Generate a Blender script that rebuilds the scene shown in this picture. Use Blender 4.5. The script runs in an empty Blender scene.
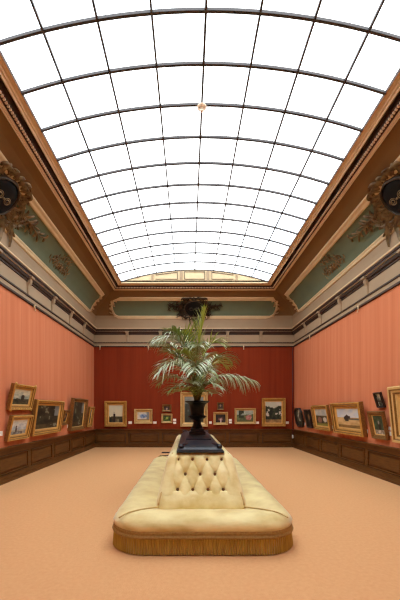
import bpy, bmesh, math, random
from mathutils import Vector, Matrix
random.seed(7)
U = 0.04                     # one working unit = 4 cm
PI = math.pi
sc = bpy.context.scene
COL = sc.collection

# ------------------------------------------------------------------ helpers
def lin(c):
    return tuple(((v/255)/12.92 if v/255 <= 0.04045 else ((v/255+0.055)/1.055)**2.4) for v in c) + (1.0,)

def mat(name, rgb, rough=0.6, metal=0.0, noise=0.0, scale=8.0, stretch=(1, 1, 1), rgb2=None, bump=0.0,
        bscale=None, sheen=0.0, spec=0.5, detail=4.0, coat=0.0):
    m = bpy.data.materials.new(name); m.use_nodes = True
    nt = m.node_tree; b = nt.nodes['Principled BSDF']
    b.inputs['Base Color'].default_value = lin(rgb)
    b.inputs['Roughness'].default_value = rough
    b.inputs['Metallic'].default_value = metal
    b.inputs['Specular IOR Level'].default_value = spec
    b.inputs['Sheen Weight'].default_value = sheen
    b.inputs['Coat Weight'].default_value = coat
    tc = nt.nodes.new('ShaderNodeTexCoord'); mp = nt.nodes.new('ShaderNodeMapping')
    mp.inputs['Scale'].default_value = stretch
    nt.links.new(tc.outputs['Object'], mp.inputs['Vector'])
    if rgb2 is not None:
        n = nt.nodes.new('ShaderNodeTexNoise'); n.inputs['Scale'].default_value = scale
        n.inputs['Detail'].default_value = detail
        r = nt.nodes.new('ShaderNodeValToRGB')
        r.color_ramp.elements[0].position = 0.5-0.5*noise if noise else 0.3
        r.color_ramp.elements[1].position = 0.5+0.5*noise if noise else 0.7
        r.color_ramp.elements[0].color = lin(rgb); r.color_ramp.elements[1].color = lin(rgb2)
        nt.links.new(mp.outputs[0], n.inputs['Vector']); nt.links.new(n.outputs['Fac'], r.inputs['Fac'])
        nt.links.new(r.outputs['Color'], b.inputs['Base Color'])
    if bump:
        n2 = nt.nodes.new('ShaderNodeTexNoise'); n2.inputs['Scale'].default_value = bscale or scale
        n2.inputs['Detail'].default_value = detail
        bp = nt.nodes.new('ShaderNodeBump'); bp.inputs['Strength'].default_value = bump
        bp.inputs['Distance'].default_value = 0.01
        nt.links.new(mp.outputs[0], n2.inputs['Vector']); nt.links.new(n2.outputs['Fac'], bp.inputs['Height'])
        nt.links.new(bp.outputs['Normal'], b.inputs['Normal'])
    return m

class MB:
    """collects faces (working units) into one mesh"""
    def __init__(s): s.v = []; s.f = []; s.m = []; s.sm = []
    def vert(s, p): s.v.append((p[0]*U, p[1]*U, p[2]*U)); return len(s.v)-1
    def face(s, idx, m=0, smooth=False): s.f.append(tuple(idx)); s.m.append(m); s.sm.append(smooth)
    def quad(s, a, b, c, d, m=0, smooth=False):
        i = [s.vert(p) for p in (a, b, c, d)]; s.face(i, m, smooth)
    def box(s, x0, x1, y0, y1, z0, z1, m=0):
        i = [s.vert(p) for p in ((x0,y0,z0),(x1,y0,z0),(x1,y1,z0),(x0,y1,z0),(x0,y0,z1),(x1,y0,z1),(x1,y1,z1),(x0,y1,z1))]
        for q in ((0,3,2,1),(4,5,6,7),(0,1,5,4),(1,2,6,5),(2,3,7,6),(3,0,4,7)): s.face([i[k] for k in q], m)
    def hexa(s, P, m=0):
        i = [s.vert(p) for p in P]
        for q in ((0,3,2,1),(4,5,6,7),(0,1,5,4),(1,2,6,5),(2,3,7,6),(3,0,4,7)): s.face([i[k] for k in q], m)
    def loft(s, rings, closed=True, m=0, smooth=True, mats=None, cap0=False, cap1=False):
        ids = [[s.vert(p) for p in r] for r in rings]
        n = len(ids[0])
        for k in range(len(ids)-1):
            for j in range(n if closed else n-1):
                a, b = j, (j+1) % n
                s.face((ids[k][a], ids[k][b], ids[k+1][b], ids[k+1][a]), mats[k] if mats else m, smooth)
        if cap0: s.face(list(reversed(ids[0])), mats[0] if mats else m)
        if cap1: s.face(ids[-1], mats[-1] if mats else m)
    def lathe(s, prof, cx, cy, n=32, m=0, smooth=True):
        s.loft([[(cx+r*math.cos(2*PI*j/n), cy+r*math.sin(2*PI*j/n), z) for j in range(n)] for r, z in prof], m=m, smooth=smooth)
    def tube(s, pts, rad, n=8, m=0, caps=True):
        pts = [Vector(p) for p in pts]; rings = []
        up = Vector((0, 0, 1))
        for k, p in enumerate(pts):
            t = (pts[min(k+1, len(pts)-1)]-pts[max(k-1, 0)]).normalized()
            a = t.cross(up)
            if a.length < 1e-3: a = t.cross(Vector((0, 1, 0)))
            a.normalize(); b = a.cross(t)
            r = rad(k/(len(pts)-1)) if callable(rad) else rad
            rings.append([tuple(p + a*r*math.cos(2*PI*j/n) + b*r*math.sin(2*PI*j/n)) for j in range(n)])
        s.loft(rings, m=m, cap0=caps, cap1=caps)
    def ball(s, c, r, sz=(1,1,1), n=10, m=0):
        rings = []
        for k in range(n//2+1):
            th = -PI/2+PI*k/(n//2); q = max(math.cos(th), 0.02)
            rings.append([(c[0]+r*sz[0]*q*math.cos(2*PI*j/n), c[1]+r*sz[1]*q*math.sin(2*PI*j/n), c[2]+r*sz[2]*math.sin(th)) for j in range(n)])
        s.loft(rings, m=m, cap0=True, cap1=True)
    def build(s, name, mats, parent=None, origin=None, recalc=True):
        me = bpy.data.meshes.new(name)
        o = origin or (0, 0, 0)
        vs = [(x-o[0]*U, y-o[1]*U, z-o[2]*U) for x, y, z in s.v]
        me.from_pydata(vs, [], s.f)
        if not isinstance(mats, (list, tuple)): mats = [mats]
        for m in mats: me.materials.append(m)
        me.polygons.foreach_set('material_index', s.m); me.polygons.foreach_set('use_smooth', s.sm)
        if recalc:
            bm = bmesh.new(); bm.from_mesh(me); bmesh.ops.remove_doubles(bm, verts=bm.verts, dist=1e-5)
            bmesh.ops.recalc_face_normals(bm, faces=bm.faces); bm.to_mesh(me); bm.free()
        me.update()
        ob = bpy.data.objects.new(name, me); COL.objects.link(ob)
        if parent is not None:
            ob.parent = parent
            if origin:
                pl = parent['_o'] if '_o' in parent else (0, 0, 0)
                ob.location = tuple((o[k]-pl[k])*U for k in range(3))
        elif origin: ob.location = tuple(k*U for k in o)
        return ob

ROOTS = []
def thing(name, label, cat, origin, group=None):
    o = bpy.data.objects.new(name, None); COL.objects.link(o)
    o.empty_display_size = 0.1
    o.location = tuple(k*U for k in origin); o['_o'] = tuple(float(k) for k in origin)
    o['label'] = label; o['category'] = cat
    if group: o['group'] = group
    ROOTS.append(o); return o
def tag(o, label, cat, group=None):
    o['label'] = label; o['category'] = cat
    if group: o['group'] = group
    return o
def struct(o, **k):
    o['kind'] = 'structure'; return o

# ------------------------------------------------------------------ the room's numbers (units of 4 cm, camera above the origin)
XL, XR, YB, YF = -94.5, 105.5, 340.0, -26.0
CX = 5.5
HZ = 37.5                    # eye height
F = 340.0
VX, VY = 188.5, 409.7
def P(px, py, d): return ((px-VX)*d/F, d, HZ+(VY-py)*d/F)

# ------------------------------------------------------------------ materials
def wall_mat(name, rgb, rgb2, axis, seam=1.34, off=0.0):
    m = mat(name, rgb, 0.92, noise=0.55, scale=3.0, rgb2=rgb2,
            stretch=(2.4 if axis == 'x' else 1, 2.4 if axis == 'y' else 1, 0.10), spec=0.15)
    nt = m.node_tree; b = nt.nodes['Principled BSDF']
    # hung fabric: a thin seam between the widths of cloth and a fine weave
    tc = nt.nodes.new('ShaderNodeTexCoord'); sep = nt.nodes.new('ShaderNodeSeparateXYZ')
    nt.links.new(tc.outputs['Object'], sep.inputs[0])
    a = nt.nodes.new('ShaderNodeMath'); a.operation = 'ADD'; a.inputs[1].default_value = 50*seam+off
    nt.links.new(sep.outputs['X' if axis == 'x' else 'Y'], a.inputs[0])
    w = nt.nodes.new('ShaderNodeMath'); w.operation = 'MODULO'; w.inputs[1].default_value = seam
    nt.links.new(a.outputs[0], w.inputs[0])
    g = nt.nodes.new('ShaderNodeMath'); g.operation = 'LESS_THAN'; g.inputs[1].default_value = 0.022
    nt.links.new(w.outputs[0], g.inputs[0])
    mx = nt.nodes.new('ShaderNodeMix'); mx.data_type = 'RGBA'; mx.blend_type = 'MULTIPLY'
    k = nt.nodes.new('ShaderNodeMath'); k.operation = 'MULTIPLY'; k.inputs[1].default_value = 0.08
    nt.links.new(g.outputs[0], k.inputs[0]); nt.links.new(k.outputs[0], mx.inputs[0])
    src = b.inputs['Base Color'].links[0].from_socket
    nt.links.new(src, mx.inputs[6]); mx.inputs[7].default_value = lin((150, 120, 110))
    nt.links.new(mx.outputs[2], b.inputs['Base Color'])
    n = nt.nodes.new('ShaderNodeTexNoise'); n.inputs['Scale'].default_value = 90
    bp = nt.nodes.new('ShaderNodeBump'); bp.inputs['Strength'].default_value = 0.15; bp.inputs['Distance'].default_value = 0.004
    nt.links.new(tc.outputs['Object'], n.inputs['Vector']); nt.links.new(n.outputs['Fac'], bp.inputs['Height'])
    nt.links.new(bp.outputs['Normal'], b.inputs['Normal'])
    return m

M = {}
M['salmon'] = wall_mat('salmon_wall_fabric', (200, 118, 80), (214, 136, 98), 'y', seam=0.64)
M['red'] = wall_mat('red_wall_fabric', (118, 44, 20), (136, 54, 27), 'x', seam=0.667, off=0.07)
M['wood'] = mat('dark_walnut', (62, 36, 12), 0.5, spec=0.25, rgb2=(116, 74, 28), noise=0.7, scale=3.0, stretch=(1.2, 1.2, 14), bump=0.1)
M['wood_dark'] = mat('dark_walnut_groove', (34, 20, 12), 0.6)
M['carpet'] = mat('tan_carpet', (208, 156, 106), 1.0, rgb2=(222, 174, 126), noise=0.9, scale=26, bump=0.5, bscale=120, spec=0.05, detail=6)
M['cove'] = mat('brown_cove_paint', (120, 92, 57), 0.75, rgb2=(128, 99, 62), noise=0.8, scale=1.5, spec=0.2)
M['taupe'] = mat('taupe_paint', (160, 138, 110), 0.7, rgb2=(170, 148, 120), noise=0.8, scale=2, spec=0.25)
M['taupe_dk'] = mat('umber_paint_and_shade', (56, 38, 26), 0.6)  # umber; on the cornice band part of this dark is painted shade
M['cream'] = mat('cream_moulding', (222, 200, 158), 0.55, rgb2=(208, 182, 140), noise=0.8, scale=5)
M['gold_paint'] = mat('ochre_moulding', (196, 150, 102), 0.5)
M['dark_recess'] = mat('dark_brown_recess', (58, 34, 20), 0.7)
M['bead'] = mat('pale_bead', (230, 205, 175), 0.5)
M['teal'] = mat('grey_green_panel', (112, 124, 100), 0.8, rgb2=(100, 112, 92), noise=0.9, scale=2.2, spec=0.2)
M['bronze'] = mat('bronzed_plaster', (164, 136, 92), 0.4, rgb2=(76, 56, 34), noise=0.5, scale=9, metal=0.2)
M['ochre_orn'] = mat('ochre_plaster_ornament', (236, 204, 158), 0.5, rgb2=(150, 104, 62), noise=0.8, scale=12)
M['black_shield'] = mat('black_shield', (8, 10, 12), 0.5, spec=0.25)
M['bronze_dark'] = mat('dark_bronzed_plaster', (44, 34, 24), 0.45, rgb2=(82, 64, 42), noise=0.6, scale=14, metal=0.2)
M['bar'] = mat('glazing_bar_metal', (62, 58, 60), 0.5)
M['gilt'] = mat('gilded_frame', (236, 190, 100), 0.36, metal=0.3, rgb2=(160, 108, 44), noise=0.9, scale=9, bump=0.35, bscale=60)
M['gilt_pale'] = mat('pale_gilded_frame', (238, 208, 142), 0.4, metal=0.2, rgb2=(190, 146, 80), noise=0.9, scale=10, bump=0.3, bscale=60)
M['gilt_dark'] = mat('dark_gilt_frame', (156, 112, 54), 0.42, metal=0.3, rgb2=(92, 60, 28), noise=0.7, scale=30, bump=0.35, bscale=60)  # darker gilt, also used for frame sides and grooves
M['black_frame'] = mat('black_wood_frame', (30, 22, 18), 0.35)
M['slip'] = mat('gilt_slip', (224, 184, 112), 0.4, metal=0.4)
M['card'] = mat('white_card', (245, 238, 226), 0.8)
M['velvet'] = mat('gold_velvet', (250, 242, 186), 0.6, rgb2=(208, 182, 100), noise=0.6, scale=5, bump=0.25, bscale=30, sheen=0.5, spec=0.35)
M['seatvelvet'] = mat('worn_gold_velvet', (250, 241, 180), 0.58, rgb2=(196, 172, 94), noise=0.6, scale=3.5, stretch=(1, 1, 3), bump=0.2, bscale=26, sheen=0.5, spec=0.35)
M['fringe'] = mat('old_gold_fringe', (206, 176, 70), 0.75, rgb2=(140, 112, 34), noise=0.8, scale=30, stretch=(1.6, 1.6, 0.15), sheen=0.3)
M['braid'] = mat('gold_braid_stain_shade', (182, 150, 82), 0.7, rgb2=(128, 96, 44), noise=0.8, scale=50)  # gold braid; its brown takes in stain and shadow tone
M['button'] = mat('button_and_pit_shade', (112, 76, 36), 0.7)  # dark brown and oversize, also standing in for shade in the pits
M['piping'] = mat('piping_cord', (206, 178, 116), 0.6)
M['black'] = mat('black_lacquer', (20, 23, 32), 0.42, rgb2=(32, 36, 48), noise=0.9, scale=14, spec=0.5, coat=0.0)
M['iron'] = mat('black_painted_iron', (8, 11, 19), 0.45, spec=0.22, bump=0.15, bscale=30)
M['soil'] = mat('potting_soil', (38, 28, 20), 0.95, bump=0.8, bscale=40)
M['stalk'] = mat('palm_stalk', (92, 96, 40), 0.5, rgb2=(120, 112, 56), noise=0.8, scale=12)
M['leaf'] = mat('palm_green', (78, 104, 40), 0.33, rgb2=(128, 146, 72), noise=0.8, scale=5, spec=0.7)
M['leaf_sheen'] = mat('palm_green_sheen', (196, 206, 174), 0.3, rgb2=(112, 136, 78), noise=0.8, scale=5, spec=0.8)  # green leaf with the whitish sheen of its gloss put into the colour
M['leaf_yellow'] = mat('palm_yellow_green', (186, 188, 78), 0.38, rgb2=(126, 144, 54), noise=0.8, scale=5, spec=0.6)
M['pipe'] = mat('dark_red_pipe', (74, 24, 18), 0.5)
M['pipe_end'] = mat('white_pipe_end', (214, 208, 200), 0.5)
M['hook'] = mat('brass_hook', (236, 212, 170), 0.4, metal=0.3)
M['vent'] = mat('black_floor_vent', (18, 14, 12), 0.6)

# frosted skylight glass: the pale sky comes through it
g = bpy.data.materials.new('skylight_glass'); g.use_nodes = True; nt = g.node_tree
for n in list(nt.nodes): nt.nodes.remove(n)
out = nt.nodes.new('ShaderNodeOutputMaterial'); tr = nt.nodes.new('ShaderNodeBsdfTransparent')
tr.inputs[0].default_value = (0.95, 0.965, 0.97, 1)
gl = nt.nodes.new('ShaderNodeBsdfGlossy'); gl.inputs['Roughness'].default_value = 0.25
ms = nt.nodes.new('ShaderNodeMixShader'); ms.inputs[0].default_value = 0.04
nt.links.new(tr.outputs[0], ms.inputs[1]); nt.links.new(gl.outputs[0], ms.inputs[2]); nt.links.new(ms.outputs[0], out.inputs[0])
M['glass'] = g

# ------------------------------------------------------------------ floor, walls
b = MB(); b.box(XL-6, XR+6, YF-6, YB+6, -3, 0); struct(b.build('floor', M['carpet']))
T = 5
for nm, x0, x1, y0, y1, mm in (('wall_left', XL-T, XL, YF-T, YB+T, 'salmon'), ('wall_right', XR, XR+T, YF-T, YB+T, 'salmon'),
                               ('wall_back', XL, XR, YB, YB+T, 'red'), ('wall_front', XL, XR, YF-T, YF, 'salmon')):  # front wall is out of view; salmon chosen to throw light on the settee
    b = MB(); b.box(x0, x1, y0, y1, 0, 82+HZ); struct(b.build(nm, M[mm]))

def ring(i, z):  # the room's rectangle inset by i
    return [(XL+i, YF+i, z), (XR-i, YF+i, z), (XR-i, YB-i, z), (XL+i, YB-i, z)]

# wall cornice: picture rail, frieze, dark moulded band (umber for its colour and its shade), lip
prof = [(0, 62.6), (1.0, 62.8), (1.0, 63.8), (0.35, 64.1), (0.35, 66.3), (1.0, 66.5), (1.0, 67.3), (0.05, 67.5), (0.05, 74.8),
        (0.7, 75.0), (0.7, 76.0), (1.6, 76.2), (2.0, 77.4), (2.0, 77.9), (2.6, 78.0), (2.6, 78.8), (3.2, 79.2), (3.2, 80.0), (3.7, 80.2), (3.7, 81.0), (0.8, 81.5)]
mats = [1, 1, 2, 0, 1, 1, 2, 0, 1, 1, 1, 1, 1, 2, 1, 1, 1, 2, 2, 2]
b = MB(); b.loft([ring(i, z+HZ) for i, z in prof], smooth=False, mats=mats)
struct(b.build('trim_1', [M['taupe'], M['taupe_dk'], M['cream']]))

# cove
C = [(i_, z_+HZ) for i_, z_ in ((0.8, 81.5), (0.9, 86), (1.3, 90), (2.2, 93.5), (4.5, 97.6), (8, 101.3), (13, 104.8), (16.5, 106.8), (21, 109.2), (25.6, 111.2))]
S = [0.0]
for k in range(1, len(C)): S.append(S[-1]+math.dist(C[k], C[k-1]))
b = MB(); b.loft([ring(i, z) for i, z in C], smooth=False, mats=[1, 1, 1, 0, 0, 0, 0, 0, 0])
struct(b.build('ceiling', [M['cove'], M['taupe']]))

def cove_at(s):
    s = max(0, min(S[-1]-1e-6, s))
    k = max(j for j in range(len(S)-1) if S[j] <= s)
    t = (s-S[k])/(S[k+1]-S[k])
    i = C[k][0]+t*(C[k+1][0]-C[k][0]); z = C[k][1]+t*(C[k+1][1]-C[k][1])
    # smooth normal
    def tan(j):
        a = C[max(j-1, 0)]; c = C[min(j+1, len(C)-1)]; d = (c[0]-a[0], c[1]-a[1]); L = math.hypot(*d); return (d[0]/L, d[1]/L)
    t0, t1 = tan(k), tan(k+1); tx = t0[0]*(1-t)+t1[0]*t; tz = t0[1]*(1-t)+t1[1]*t; L = math.hypot(tx, tz)
    return i, z, tz/L, -tx/L          # normal points into the room (+i) and down (-z)
def surf(side, a, s, h):
    i, z, ni, nz = cove_at(s)
    i += ni*h; z += nz*h
    if side == 'left': return (XL+i, a, z)
    if side == 'right': return (XR-i, a, z)
    return (a, YB-i, z)

SB, ST = S[3]-0.2, S[6]+0.3          # teal field between these
def panel(side, ac, half, e_bot, e_top, rnd, label_n):
    """sunk grey-green field with its moulded border and scrolled ends"""
    na, ns = 60, 10
    b = MB(); g = []
    def end(t):
        e = e_bot*(1-t)+e_top*t
        return half-e-rnd*(1-math.sqrt(max(0, 1-(2*t-1)**2)))
    for j in range(ns+1):
        t = j/ns; w = end(t)
        g.append([surf(side, ac-w+2*w*k/na, SB+(ST-SB)*t, 0.12) for k in range(na+1)])
    b.loft(g, closed=False)
    root = struct(b.build('trim_%d' % label_n, M['teal']))
    # border path, closed
    path = []
    n1 = 40
    for k in range(n1): path.append((ac-end(0)+2*end(0)*k/n1, SB, 1.35))
    for k in range(14): t = k/14; path.append((ac+end(t), SB+(ST-SB)*t, 0.8))
    for k in range(n1): path.append((ac+end(1)-2*end(1)*k/n1, ST, 1.8))
    for k in range(14): t = 1-k/14; path.append((ac-end(t), SB+(ST-SB)*t, 0.8))
    m = MB(); n = len(path); rings = []
    for k in range(n):
        a0 = path[k-1]; a1 = path[(k+1) % n]; dx, dy = a1[0]-a0[0], a1[1]-a0[1]; L = math.hypot(dx, dy)
        nx, ny = dy/L, -dx/L; w = path[k][2]
        sec = [(-0.1*w, 0.0), (0.0, 0.75), (0.5*w, 1.0), (0.9*w, 0.55), (1.3*w, 0.5), (1.8*w, 0.8), (2.2*w, 0.5), (2.3*w, -0.1)]
        rings.append([surf(side, path[k][0]+nx*o, path[k][1]+ny*o, h) for o, h in sec])
    rings.append(rings[0])
    m.loft(rings, closed=False)
    m.build('panel_moulding', M['cream'], root)
    # scroll ornaments on the two ends
    o = MB()
    for sg in (-1, 1):
        for k in range(9):
            t = (k+0.5)/9; a = ac+sg*(end(t)+1.0+0.8*math.sin(k*2.1)); s_ = SB+(ST-SB)*t
            leaf(o, side, a, s_, (0.2 if sg > 0 else PI-0.2)+sg*(t-0.5)*2.2, 2.6+1.0*(k % 2), 1.3, sg*(1.6 if k % 2 else -1.4), 1.3)
            leaf(o, side, a-sg*0.8, s_, (PI/2 if t > .5 else -PI/2)+sg*0.5, 2.4, 1.0, sg*2.0, 1.4)
    o.build('scroll_ornament', M['ochre_orn'], root)
    return root

def leaf(mb, side, a, s, ang, L, W, curl, h=1.0, n=7, lobes=0):
    """a curled plaster leaf lying on the cove"""
    rings = []; x, y = a, s; th = ang
    for k in range(n+1):
        t = k/n
        w = W*0.5*(math.sin(PI*min(1, t*0.92+0.08))**0.8)*(1-0.35*t)+0.04
        if lobes: w *= 0.72+0.42*abs(math.sin(lobes*PI*t))
        nx, ny = -math.sin(th), math.cos(th)
        hh = h*(0.5+0.8*math.sin(PI*t*0.8))
        rings.append([surf(side, x+nx*w, y+ny*w, 0.2+0.25*hh), surf(side, x+nx*w*0.45, y+ny*w*0.45, 0.15+hh), surf(side, x, y, 0.1+hh*0.35),
                      surf(side, x-nx*w*0.45, y-ny*w*0.45, 0.15+hh), surf(side, x-nx*w, y-ny*w, 0.2+0.25*hh)])
        th += curl/n; x += math.cos(th)*L/n; y += math.sin(th)*L/n
    mb.loft(rings, closed=False)

panel('left', 157, 162, 0, 4.5, 0.6, 10)
panel('right', 157, 162, 0, 4.5, 0.6, 11)
panel('back', CX, 80, 0, 0.5, 5.0, 12)

SM = (SB+ST)/2                       # middle of the field
def cartouche(side, ac, span, label):
    BZ = M['bronze_dark' if side == 'back' else 'bronze']
    r = thing('plaster_cartouche', label, 'plaster ornament', surf(side, ac, SM, 0), 'dark shields in the cove')
    R1, R2 = 9.2, 9.0
    b = MB(); rings = []
    for k in range(8):
        t = k/7; q = math.cos(t*PI/2)
        rings.append([surf(side, ac+R1*max(q, .01)*math.cos(2*PI*j/36), SM+R2*max(q, .01)*math.sin(2*PI*j/36), 1.0+2.4*math.sin(t*PI/2)) for j in range(36)])
    b.loft([[surf(side, ac+R1*math.cos(2*PI*j/36), SM+R2*math.sin(2*PI*j/36), 0) for j in range(36)]]+rings)
    b.build('shield', M['black_shield'], r, surf(side, ac, SM, 0))
    b = MB(); n = 48; rings = []                                   # raised rim round the shield
    for k in range(n+1):
        a = 2*PI*k/n; w = 0.55+0.15*math.sin(a*9)
        rings.append([surf(side, ac+(R1-0.3+o*w)*math.cos(a), SM+(R2-0.3+o*w)*math.sin(a), h) for o, h in ((-0.2, 0.8), (0, 2.2), (0.8, 2.5), (1.6, 1.8), (1.9, 0.0))])
    b.loft(rings, closed=False); b.build('shield_rim', M['bronze_dark'], r, surf(side, ac, SM, 0))
    b = MB()                                                       # scrollwork on the shield
    for sg in (-1, 1):
        pts = [surf(side, ac+sg*(2.9+2.4*(1-t*.8)*math.cos(5.2*PI*t*.8)), SM+2.4*(1-t*.8)*math.sin(5.2*PI*t*.8), 3.3) for t in [k/22 for k in range(23)]]
        b.tube(pts, lambda t: 0.28*math.sin(PI*(0.1+0.8*t)), 6)
    b.ball(surf(side, ac, SM, 3.4), 0.6)
    b.build('monogram', BZ, r, surf(side, ac, SM, 0))
    b = MB(); rnd = random.Random(3)
    for k in range(36):                                            # wreath of acanthus round the rim
        a = 2*PI*k/36+0.1; L = (6.0+4.0*rnd.random())*(1 if side != 'back' else .7)
        if abs(math.sin(a)) > 0.9: L *= 0.75
        leaf(b, side, ac+(R1+1.0)*math.cos(a), SM+(R2+1.0)*math.sin(a), a+0.7*(1 if k % 2 else -1), L, 1.7, (-2.0 if k % 2 else 2.6), 1.7, n=9)
    for sg in (-1, 1):                                             # side sprays
        for s0, s1, Ls, cur in ((-3.0, 4.4, span, 1), (-6.0, -1.5, span*0.66, -1)):
            pts = []
            for k in range(17):
                t = k/16; pts.append((ac+sg*(R1+t*(Ls-R1)), SM+s0+(s1-s0)*t+cur*2.4*math.sin(t*PI*1.5)))
            b.tube([surf(side, x, y, 1.0) for x, y in pts], lambda t: 0.45*(1-0.7*t), 6)
            for k in range(2, 17, 2):
                x, y = pts[k]; x0, y0 = pts[k-1]; th = math.atan2(y-y0, x-x0); f = 1-0.35*k/16
                for q in (-1, 1):
                    leaf(b, side, x, y, th+q*(0.3+0.6*rnd.random()), (6.0+4.0*rnd.random())*f, 0.95*f, q*sg*(-2.4+1.2*(k % 4)), 1.4)
        for k in range(15):                                        # long blades fanning out from under the shield
            u = k/14; a = -1.25+2.1*u; L = (7+13*rnd.random())*(span/41)
            x, y = R1*math.cos(a), (R2+0.4)*math.sin(a); th = a*0.7+0.25*(rnd.random()-.5)
            leaf(b, side, ac+sg*(x+0.4), SM+y, min(th, .35) if sg > 0 else PI-min(th, .35), L, 1.05, sg*(1.5 if k % 3 and u < .5 else -1.5), 1.5, n=10)
    for sg in (-1, 1):                                             # crest curls over the top
        for q in range(4):
            leaf(b, side, ac+sg*(1.0+2.6*q), SM+R2+1.0+0.5*q, PI/2-sg*(0.1+0.25*q), 7.6-0.6*q, 1.5, sg*(-2.4), 1.6)
    b.build('acanthus_spray', BZ, r, surf(side, ac, SM, 0))
    return r
cartouche('left', 157, 41, 'black oval shield wreathed in bronze leaves on the cove above the left wall')
cartouche('right', 157, 41, 'black oval shield wreathed in bronze leaves on the cove above the right wall')
cartouche('back', CX, 24, 'black shield with bronze leaves in the cove above the far red wall')

def sprig(side, ac, label):
    og = surf(side, ac, SM, 0)
    b = MB(); rnd = random.Random(5)
    for sg in (-1, 1):
        for r_ in range(3):
            pts = []
            for k in range(11):
                t = k/10; pts.append((ac+sg*t*(15-3*r_), SM-4+r_*3.4+3.4*math.sin(t*PI*(0.9+0.2*r_))*(1 if r_ != 1 else -0.6)))
            b.tube([surf(side, x, y, 0.6) for x, y in pts], lambda t: 0.22*(1-0.6*t), 5)
            for k in range(1, 11):
                x, y = pts[k]; x0, y0 = pts[k-1]; th = math.atan2(y-y0, x-x0)
                leaf(b, side, x, y, th+(0.9 if k % 2 else -0.9), 2.4+1.4*rnd.random(), 0.55, (1.2 if k % 2 else -1.2), 0.5)
    for q in range(5): leaf(b, side, ac, SM-4, PI/2+(q-2)*0.45, 5, 1.2, (q-2)*0.5, 0.8)
    o = b.build('leaf_sprig', M['bronze'], None, og)
    tag(o, label, 'plaster ornament', 'small leaf sprigs in the cove panels')
sprig('left', 234, 'small dark leafy sprig ornament in the grey green cove panel above the left wall')
sprig('right', 234, 'small dark leafy sprig ornament in the grey green cove panel above the right wall')

# ------------------------------------------------------------------ skylight curb, beads, glazing
prof = [(25.6, 111.2), (25.6, 110.3), (26.0, 110.1), (26.2, 110.6), (26.6, 110.6), (26.8, 111.1), (27.1, 111.1), (27.1, 111.4), (28.9, 112.5), (29.3, 114.2), (30.6, 114.4), (30.6, 113.1),
        (31.1, 112.9), (31.4, 113.8), (31.9, 113.9), (32.1, 114.7), (33.2, 114.9), (33.7, 115.1), (33.7, 116.4)]
mats = [0, 0, 2, 0, 2, 0, 1, 1, 1, 1, 2, 0, 2, 0, 2, 0, 2, 1]
b = MB(); b.loft([ring(i, z+HZ) for i, z in prof], smooth=False, mats=mats)
def bead(x, y, z, ax):
    hx, hy = (0.42, 0.36) if ax == 'y' else (0.36, 0.42)
    b.box(x-hx, x+hx, y-hy, y+hy, z+HZ-2.9, z+HZ-2.0, 3)
i0 = 28.1; k = 0
y = YF+i0
while y < YB-i0:
    bead(XL+i0, y, 114.4, 'y'); bead(XR-i0, y, 114.4, 'y'); y += 1.4
x = XL+i0
while x < XR-i0:
    bead(x, YB-i0, 114.4, 'x'); x += 1.4
struct(b.build('trim_2', [M['cream'], M['dark_recess'], M['gold_paint'], M['bead']]))

SX0, SX1 = XL+33.7, XR-33.7; HWID = (SX1-SX0)/2; RISE = 10.7; RAD = (HWID**2+RISE**2)/(2*RISE); Z0 = 115.6+HZ
Y0S, Y1S = YF+33.7, YB-33.7; NP = 18; DY = (Y1S-Y0S)/NP
def arch(x): return Z0+math.sqrt(RAD**2-(x-CX)**2)-(RAD-RISE)
sky = bpy.data.objects.new('window_1', None); COL.objects.link(sky); sky['kind'] = 'structure'
b = MB(); nx = 64
b.loft([[(SX0+(SX1-SX0)*k/nx, y, arch(SX0+(SX1-SX0)*k/nx)+0.3) for k in range(nx+1)] for y in (Y0S, Y1S)], closed=False)
b.build('glazing', M['glass'], sky)
b = MB()
for q in range(NP+1):
    y = Y0S+DY*q; w = 0.46
    b.loft([[(SX0+(SX1-SX0)*k/nx, y+dy, arch(SX0+(SX1-SX0)*k/nx)+dz) for dy, dz in ((-w, 0.1), (w, 0.1), (w, -0.8), (-w, -0.8))] for k in range(nx+1)], smooth=False, cap0=True, cap1=True)
b.build('transverse_rib', M['bar'], sky)
b = MB()
for q in range(-3, 4):
    x = CX+17.15*q; z = arch(x); w = 0.34 if q else 0.4
    b.box(x-w, x+w, Y0S, Y1S, z-0.7, z+0.15)
b.build('glazing_bar', M['bar'], sky)

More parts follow.
